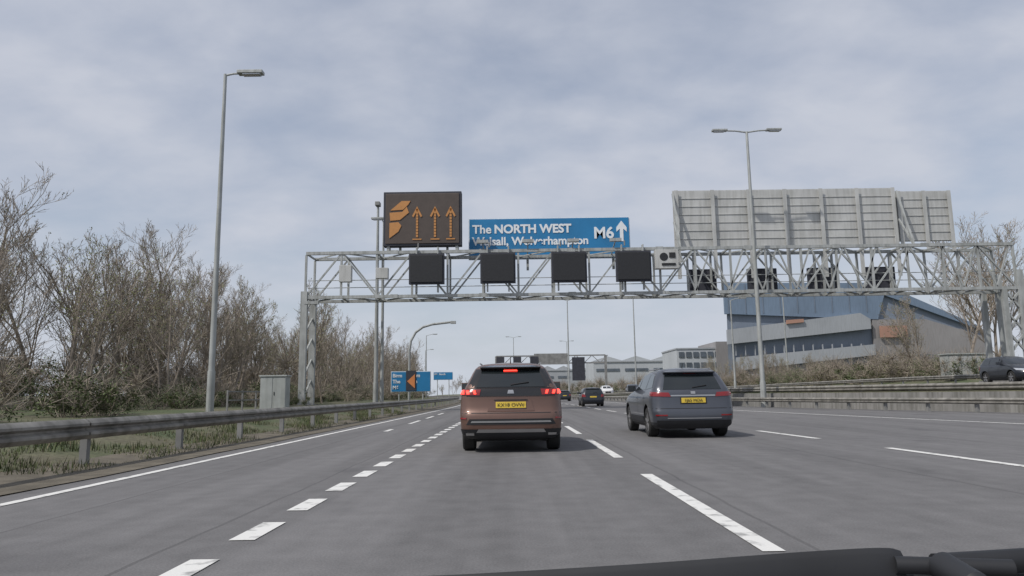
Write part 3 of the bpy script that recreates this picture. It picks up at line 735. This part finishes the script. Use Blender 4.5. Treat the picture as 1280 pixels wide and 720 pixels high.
def inst(me,name,x,y,z,s,parent=None,sz=None):
    o=bpy.data.objects.new(name,me); scene.collection.objects.link(o); o.location=(x,y,z); o.rotation_euler=(0,0,random.random()*6.28); o.scale=(s,s,(sz or s)); o.parent=parent; return o
for (x,y,s,k) in[(-17.5,24,.62,0),(-21,29,.85,2),(-24,33,1.0,1),(-18.5,31,.75,3),(-19.5,36,.85,0),(-25,38,1.0,2),(-18,42,.8,1),(-22,45,.95,2),(-19,50,.85,3),(-27,30,.9,0),(-32,40,1.05,2),(-16.5,56,.75,4),(-20.5,33.5,.85,4),(-23.5,30.5,.8,4),(-21,40,.9,3)]:
    inst(TR[k],'bare_tree',x,y,.55,s)
wb=empty('woodland_belt')
for i in range(92):
    y=36+i*2.1+random.uniform(-2,2); x=random.choice([-17,-20,-23,-27])+random.uniform(-1.5,1.5)+C(y)
    inst(random.choice(TR),'tree',x,y,.6,random.uniform(.65,1.0),wb)
sb=empty('undergrowth')
for i in range(110):
    y=16+i*1.5+random.uniform(-1,1); x=random.uniform(-18,-13.8)+C(y); inst(random.choice([SH[0],SH[1],SH[2],SH[3],SH[3]]),'shrub',x,y,.45,random.uniform(.5,1.0),sb)
for i in range(60):
    y=16+i*2+random.uniform(-1,1); x=random.uniform(-28,-19)+C(y); inst(random.choice(SH[:3]),'shrub',x,y,.7,random.uniform(1.0,1.5),sb)
for (x,y,s,k) in[(44,70,1.35,2),(47.5,72,1.45,0),(50.5,76,1.45,2),(41,74,.9,3),(54,74,1.2,1),(57,68,1.1,0)]:
    inst(TR[k],'bare_tree',x,y,2.0,s)
rb=empty('scrub_bank')
for i in range(80):
    y=random.uniform(60,120); x=W(y)+random.uniform(22,32); inst(random.choice([SH[1],SH[2],SH[3],SH[0]]),'shrub',x,y,Hr(y)+.9,random.uniform(.8,1.4),rb)
for i in range(14):
    y=random.uniform(90,135); x=W(y)+random.uniform(24,36); inst(random.choice(TR[3:]),'tree',x,y,1.5,random.uniform(.4,.65),rb)
for i in range(40):
    y=random.uniform(120,240); x=W(y)+random.uniform(19,27); inst(random.choice(SH[:3]),'shrub',x,y,.9,random.uniform(1,1.7),rb)
dt=empty('distant_tree_line')
for i in range(50):
    x=-95+i*5+random.uniform(-2,2); y=random.uniform(330,420); inst(random.choice(TR+SH[:1]),'tree',x,y,1,random.uniform(.7,1.1),dt)

def grass(name,n,xr_,yr,zf,h):
    b=MB()
    for i in range(n):
        y=yr[0]+(yr[1]-yr[0])*random.random()**1.5; x=random.uniform(*xr_)+C(y)
        if math.sin(x*2.3+y*.7)+math.sin(y*1.9-x)<-.6: continue
        z=zf(x); a=random.random()*6.28; w=random.uniform(.006,.014); hh=h*random.uniform(.3,1.3)*(1+.7*math.sin(x*3+y*1.7)*math.sin(y*.9)); lean=random.uniform(.2,.8)*hh
        dx,dy=math.cos(a),math.sin(a)
        b.add([(x-dy*w,y+dx*w,z-.02),(x+dy*w,y-dx*w,z-.02),(x+dx*lean,y+dy*lean,z+hh)],[(0,1,2)],M['grassb'] if random.random()<.75 else M['grassd'])
    return b.build(name,fix=False)
M['grassb']=mat('grass_blade',(.075,.095,.035),.9,0,.3,.8); M['grassd']=mat('dry_grass',(.16,.14,.09),.9,0,.3,.8)
zf=lambda x: interp([(-13,.5),(-10,.42),(-8.6,.34),(-7.6,.16),(-6.9,.06),(-6.3,.01)],x)
grass('grass',38000,(-11,-6.2),(6.5,45),zf,.12)

# ---------------------------------------------------------------- wiper and scuttle of own car
e=empty('windscreen_wiper'); b=MB(); K=M['black']
def lerp3(pts,t):
    t=t*(len(pts)-1); i=min(len(pts)-2,int(t)); return Vector(pts[i]).lerp(Vector(pts[i+1]),t-i)
pts=[(-.95,.90,.800),(-.5,.895,.811),(-.12,.89,.8185),(.15,.89,.830),(.34,.89,.8415),(.437,.885,.8465),(.452,.885,.842)]
N_=60; vs=[]
for i in range(N_+1):
    t=i/N_; c=sum((lerp3(pts,min(1,max(0,t+k*.03))) for k in(-2,-1,0,1,2)),Vector())/5
    if i==N_: c=lerp3(pts,1)
    h=.035
    vs+=[c+Vector((0,-.012,-h)),c+Vector((0,-.009,-.006)),c+Vector((0,-.002,0)),c+Vector((0,.012,-.004)),c+Vector((0,.016,-h))]
b.add(vs,[(i*5+j,i*5+j+1,i*5+5+j+1,i*5+5+j) for i in range(N_) for j in range(4)]+[(0,1,2,3,4),tuple(N_*5+k for k in range(5))],K)
b.tube((.44,.875,.828),(.56,.85,.828),.010,K,n=16)
b.tube((.487,.80,.822),(.487,.86,.829),.0155,K,.0165,n=24); b.tube((.487,.79,.8208),(.487,.80,.822),.010,K,.0155,n=24)
b.tube((.487,.875,.825),(.62,.875,.833),.015,K,.013,n=16); b.tube((.62,.875,.833),(.95,.875,.853),.013,K,.010,n=16)
b.build('blade_and_arm',e,smooth=45)
b=MB(); b.box((.62,.93,.785),(.7,.08,.06),K); b.box((.0,.98,.74),(1.9,.2,.05),K); b.build('scuttle_panel',e,bevel=.012)

# ---------------------------------------------------------------- sky, sun, camera
sun_el=R(50); 
az_vec=Vector((-.80,-.60,0)).normalized()
dirv=Vector((az_vec.x*math.cos(sun_el),az_vec.y*math.cos(sun_el),math.sin(sun_el)))
sd=bpy.data.lights.new('sun','SUN'); sd.energy=3.0; sd.angle=R(1.0); sd.color=(1,.955,.89)
so=bpy.data.objects.new('sun',sd); scene.collection.objects.link(so); so.rotation_euler=dirv.to_track_quat('Z','Y').to_euler()
w=bpy.data.worlds.new("World"); scene.world=w; w.use_nodes=True; n=w.node_tree.nodes; l=w.node_tree.links; n.clear()
out=n.new("ShaderNodeOutputWorld"); bg=n.new("ShaderNodeBackground"); bg.inputs[1].default_value=.115; l.new(bg.outputs[0],out.inputs[0])
sky=n.new("ShaderNodeTexSky"); sky.sky_type='NISHITA'; sky.sun_disc=False; sky.sun_elevation=sun_el; sky.sun_rotation=math.atan2(az_vec.x,az_vec.y); sky.air_density=1.0; sky.dust_density=2
tc=n.new("ShaderNodeTexCoord"); sp=n.new("ShaderNodeSeparateXYZ"); l.new(tc.outputs["Generated"],sp.inputs[0])
def mth(op,a,b=None,clamp=False):
    x=n.new("ShaderNodeMath"); x.operation=op; x.use_clamp=clamp
    for i,v in enumerate((a,b)):
        if v is None: continue
        if isinstance(v,(int,float)): x.inputs[i].default_value=v
        else: l.new(v,x.inputs[i])
    return x.outputs[0]
zz=mth('ADD',mth('MAXIMUM',sp.outputs[2],0),.32)
cb=n.new("ShaderNodeCombineXYZ"); l.new(mth('DIVIDE',sp.outputs[0],zz),cb.inputs[0]); l.new(mth('DIVIDE',sp.outputs[1],zz),cb.inputs[1])
def cn(sc,det,rough,dist,off,s3=(1,1,1)):
    mp=n.new("ShaderNodeMapping"); mp.inputs["Location"].default_value=off; mp.inputs["Scale"].default_value=s3; l.new(cb.outputs[0],mp.inputs[0])
    x=n.new("ShaderNodeTexNoise"); x.inputs["Scale"].default_value=sc; x.inputs["Detail"].default_value=det; x.inputs["Roughness"].default_value=rough; x.inputs["Distortion"].default_value=dist; l.new(mp.outputs[0],x.inputs["Vector"]); return x.outputs["Fac"]
c1=cn(1.5,6,.5,.15,(3.1,1.7,0),(1,1.2,1)); c2=cn(4.2,6,.52,.15,(7,2,0),(1,1.3,1))
cf=mth('ADD',mth('MULTIPLY',c1,.65),mth('MULTIPLY',c2,.35))
cr=n.new("ShaderNodeValToRGB"); cr.color_ramp.elements[0].position=.37; cr.color_ramp.elements[1].position=.60; cr.color_ramp.elements[0].color=(.48,.48,.48,1); cr.color_ramp.elements[1].color=(.96,.96,.96,1); l.new(cf,cr.inputs[0])
cc=n.new("ShaderNodeValToRGB"); cc.color_ramp.elements[0].position=.35; cc.color_ramp.elements[1].position=.65; cc.color_ramp.elements[0].color=(.455,.485,.565,1); cc.color_ramp.elements[1].color=(.505,.53,.60,1); l.new(c2,cc.inputs[0])
sc_=n.new("ShaderNodeVectorMath"); sc_.operation='SCALE'; sc_.inputs[3].default_value=9.8; l.new(cc.outputs[0],sc_.inputs[0])
mx=n.new("ShaderNodeMix"); mx.data_type='RGBA'; l.new(cr.outputs[0],mx.inputs[0]); l.new(sky.outputs[0],mx.inputs[6]); l.new(sc_.outputs[0],mx.inputs[7])
hz=mth('POWER',mth('SUBTRACT',1,mth('MAXIMUM',sp.outputs[2],0),True),6)
m2=n.new("ShaderNodeMix"); m2.data_type='RGBA'; m2.inputs[7].default_value=(5.1,5.5,6.15,1); l.new(mth('MULTIPLY',hz,.85),m2.inputs[0]); l.new(mx.outputs[2],m2.inputs[6]); l.new(m2.outputs[2],bg.inputs[0])
cd=bpy.data.cameras.new('camera'); cam=bpy.data.objects.new('camera',cd); scene.collection.objects.link(cam); scene.camera=cam
cd.sensor_width=36; cd.lens=900/1280*36; cd.clip_end=3000; cd.clip_start=.05
cam.matrix_world=Matrix.Translation((0,0,1.03))@Matrix.Rotation(R(98.4),4,'X')@Matrix.Rotation(R(-.8),4,'Z')
scene.view_settings.view_transform='Standard'; scene.view_settings.look='None'; scene.view_settings.exposure=0
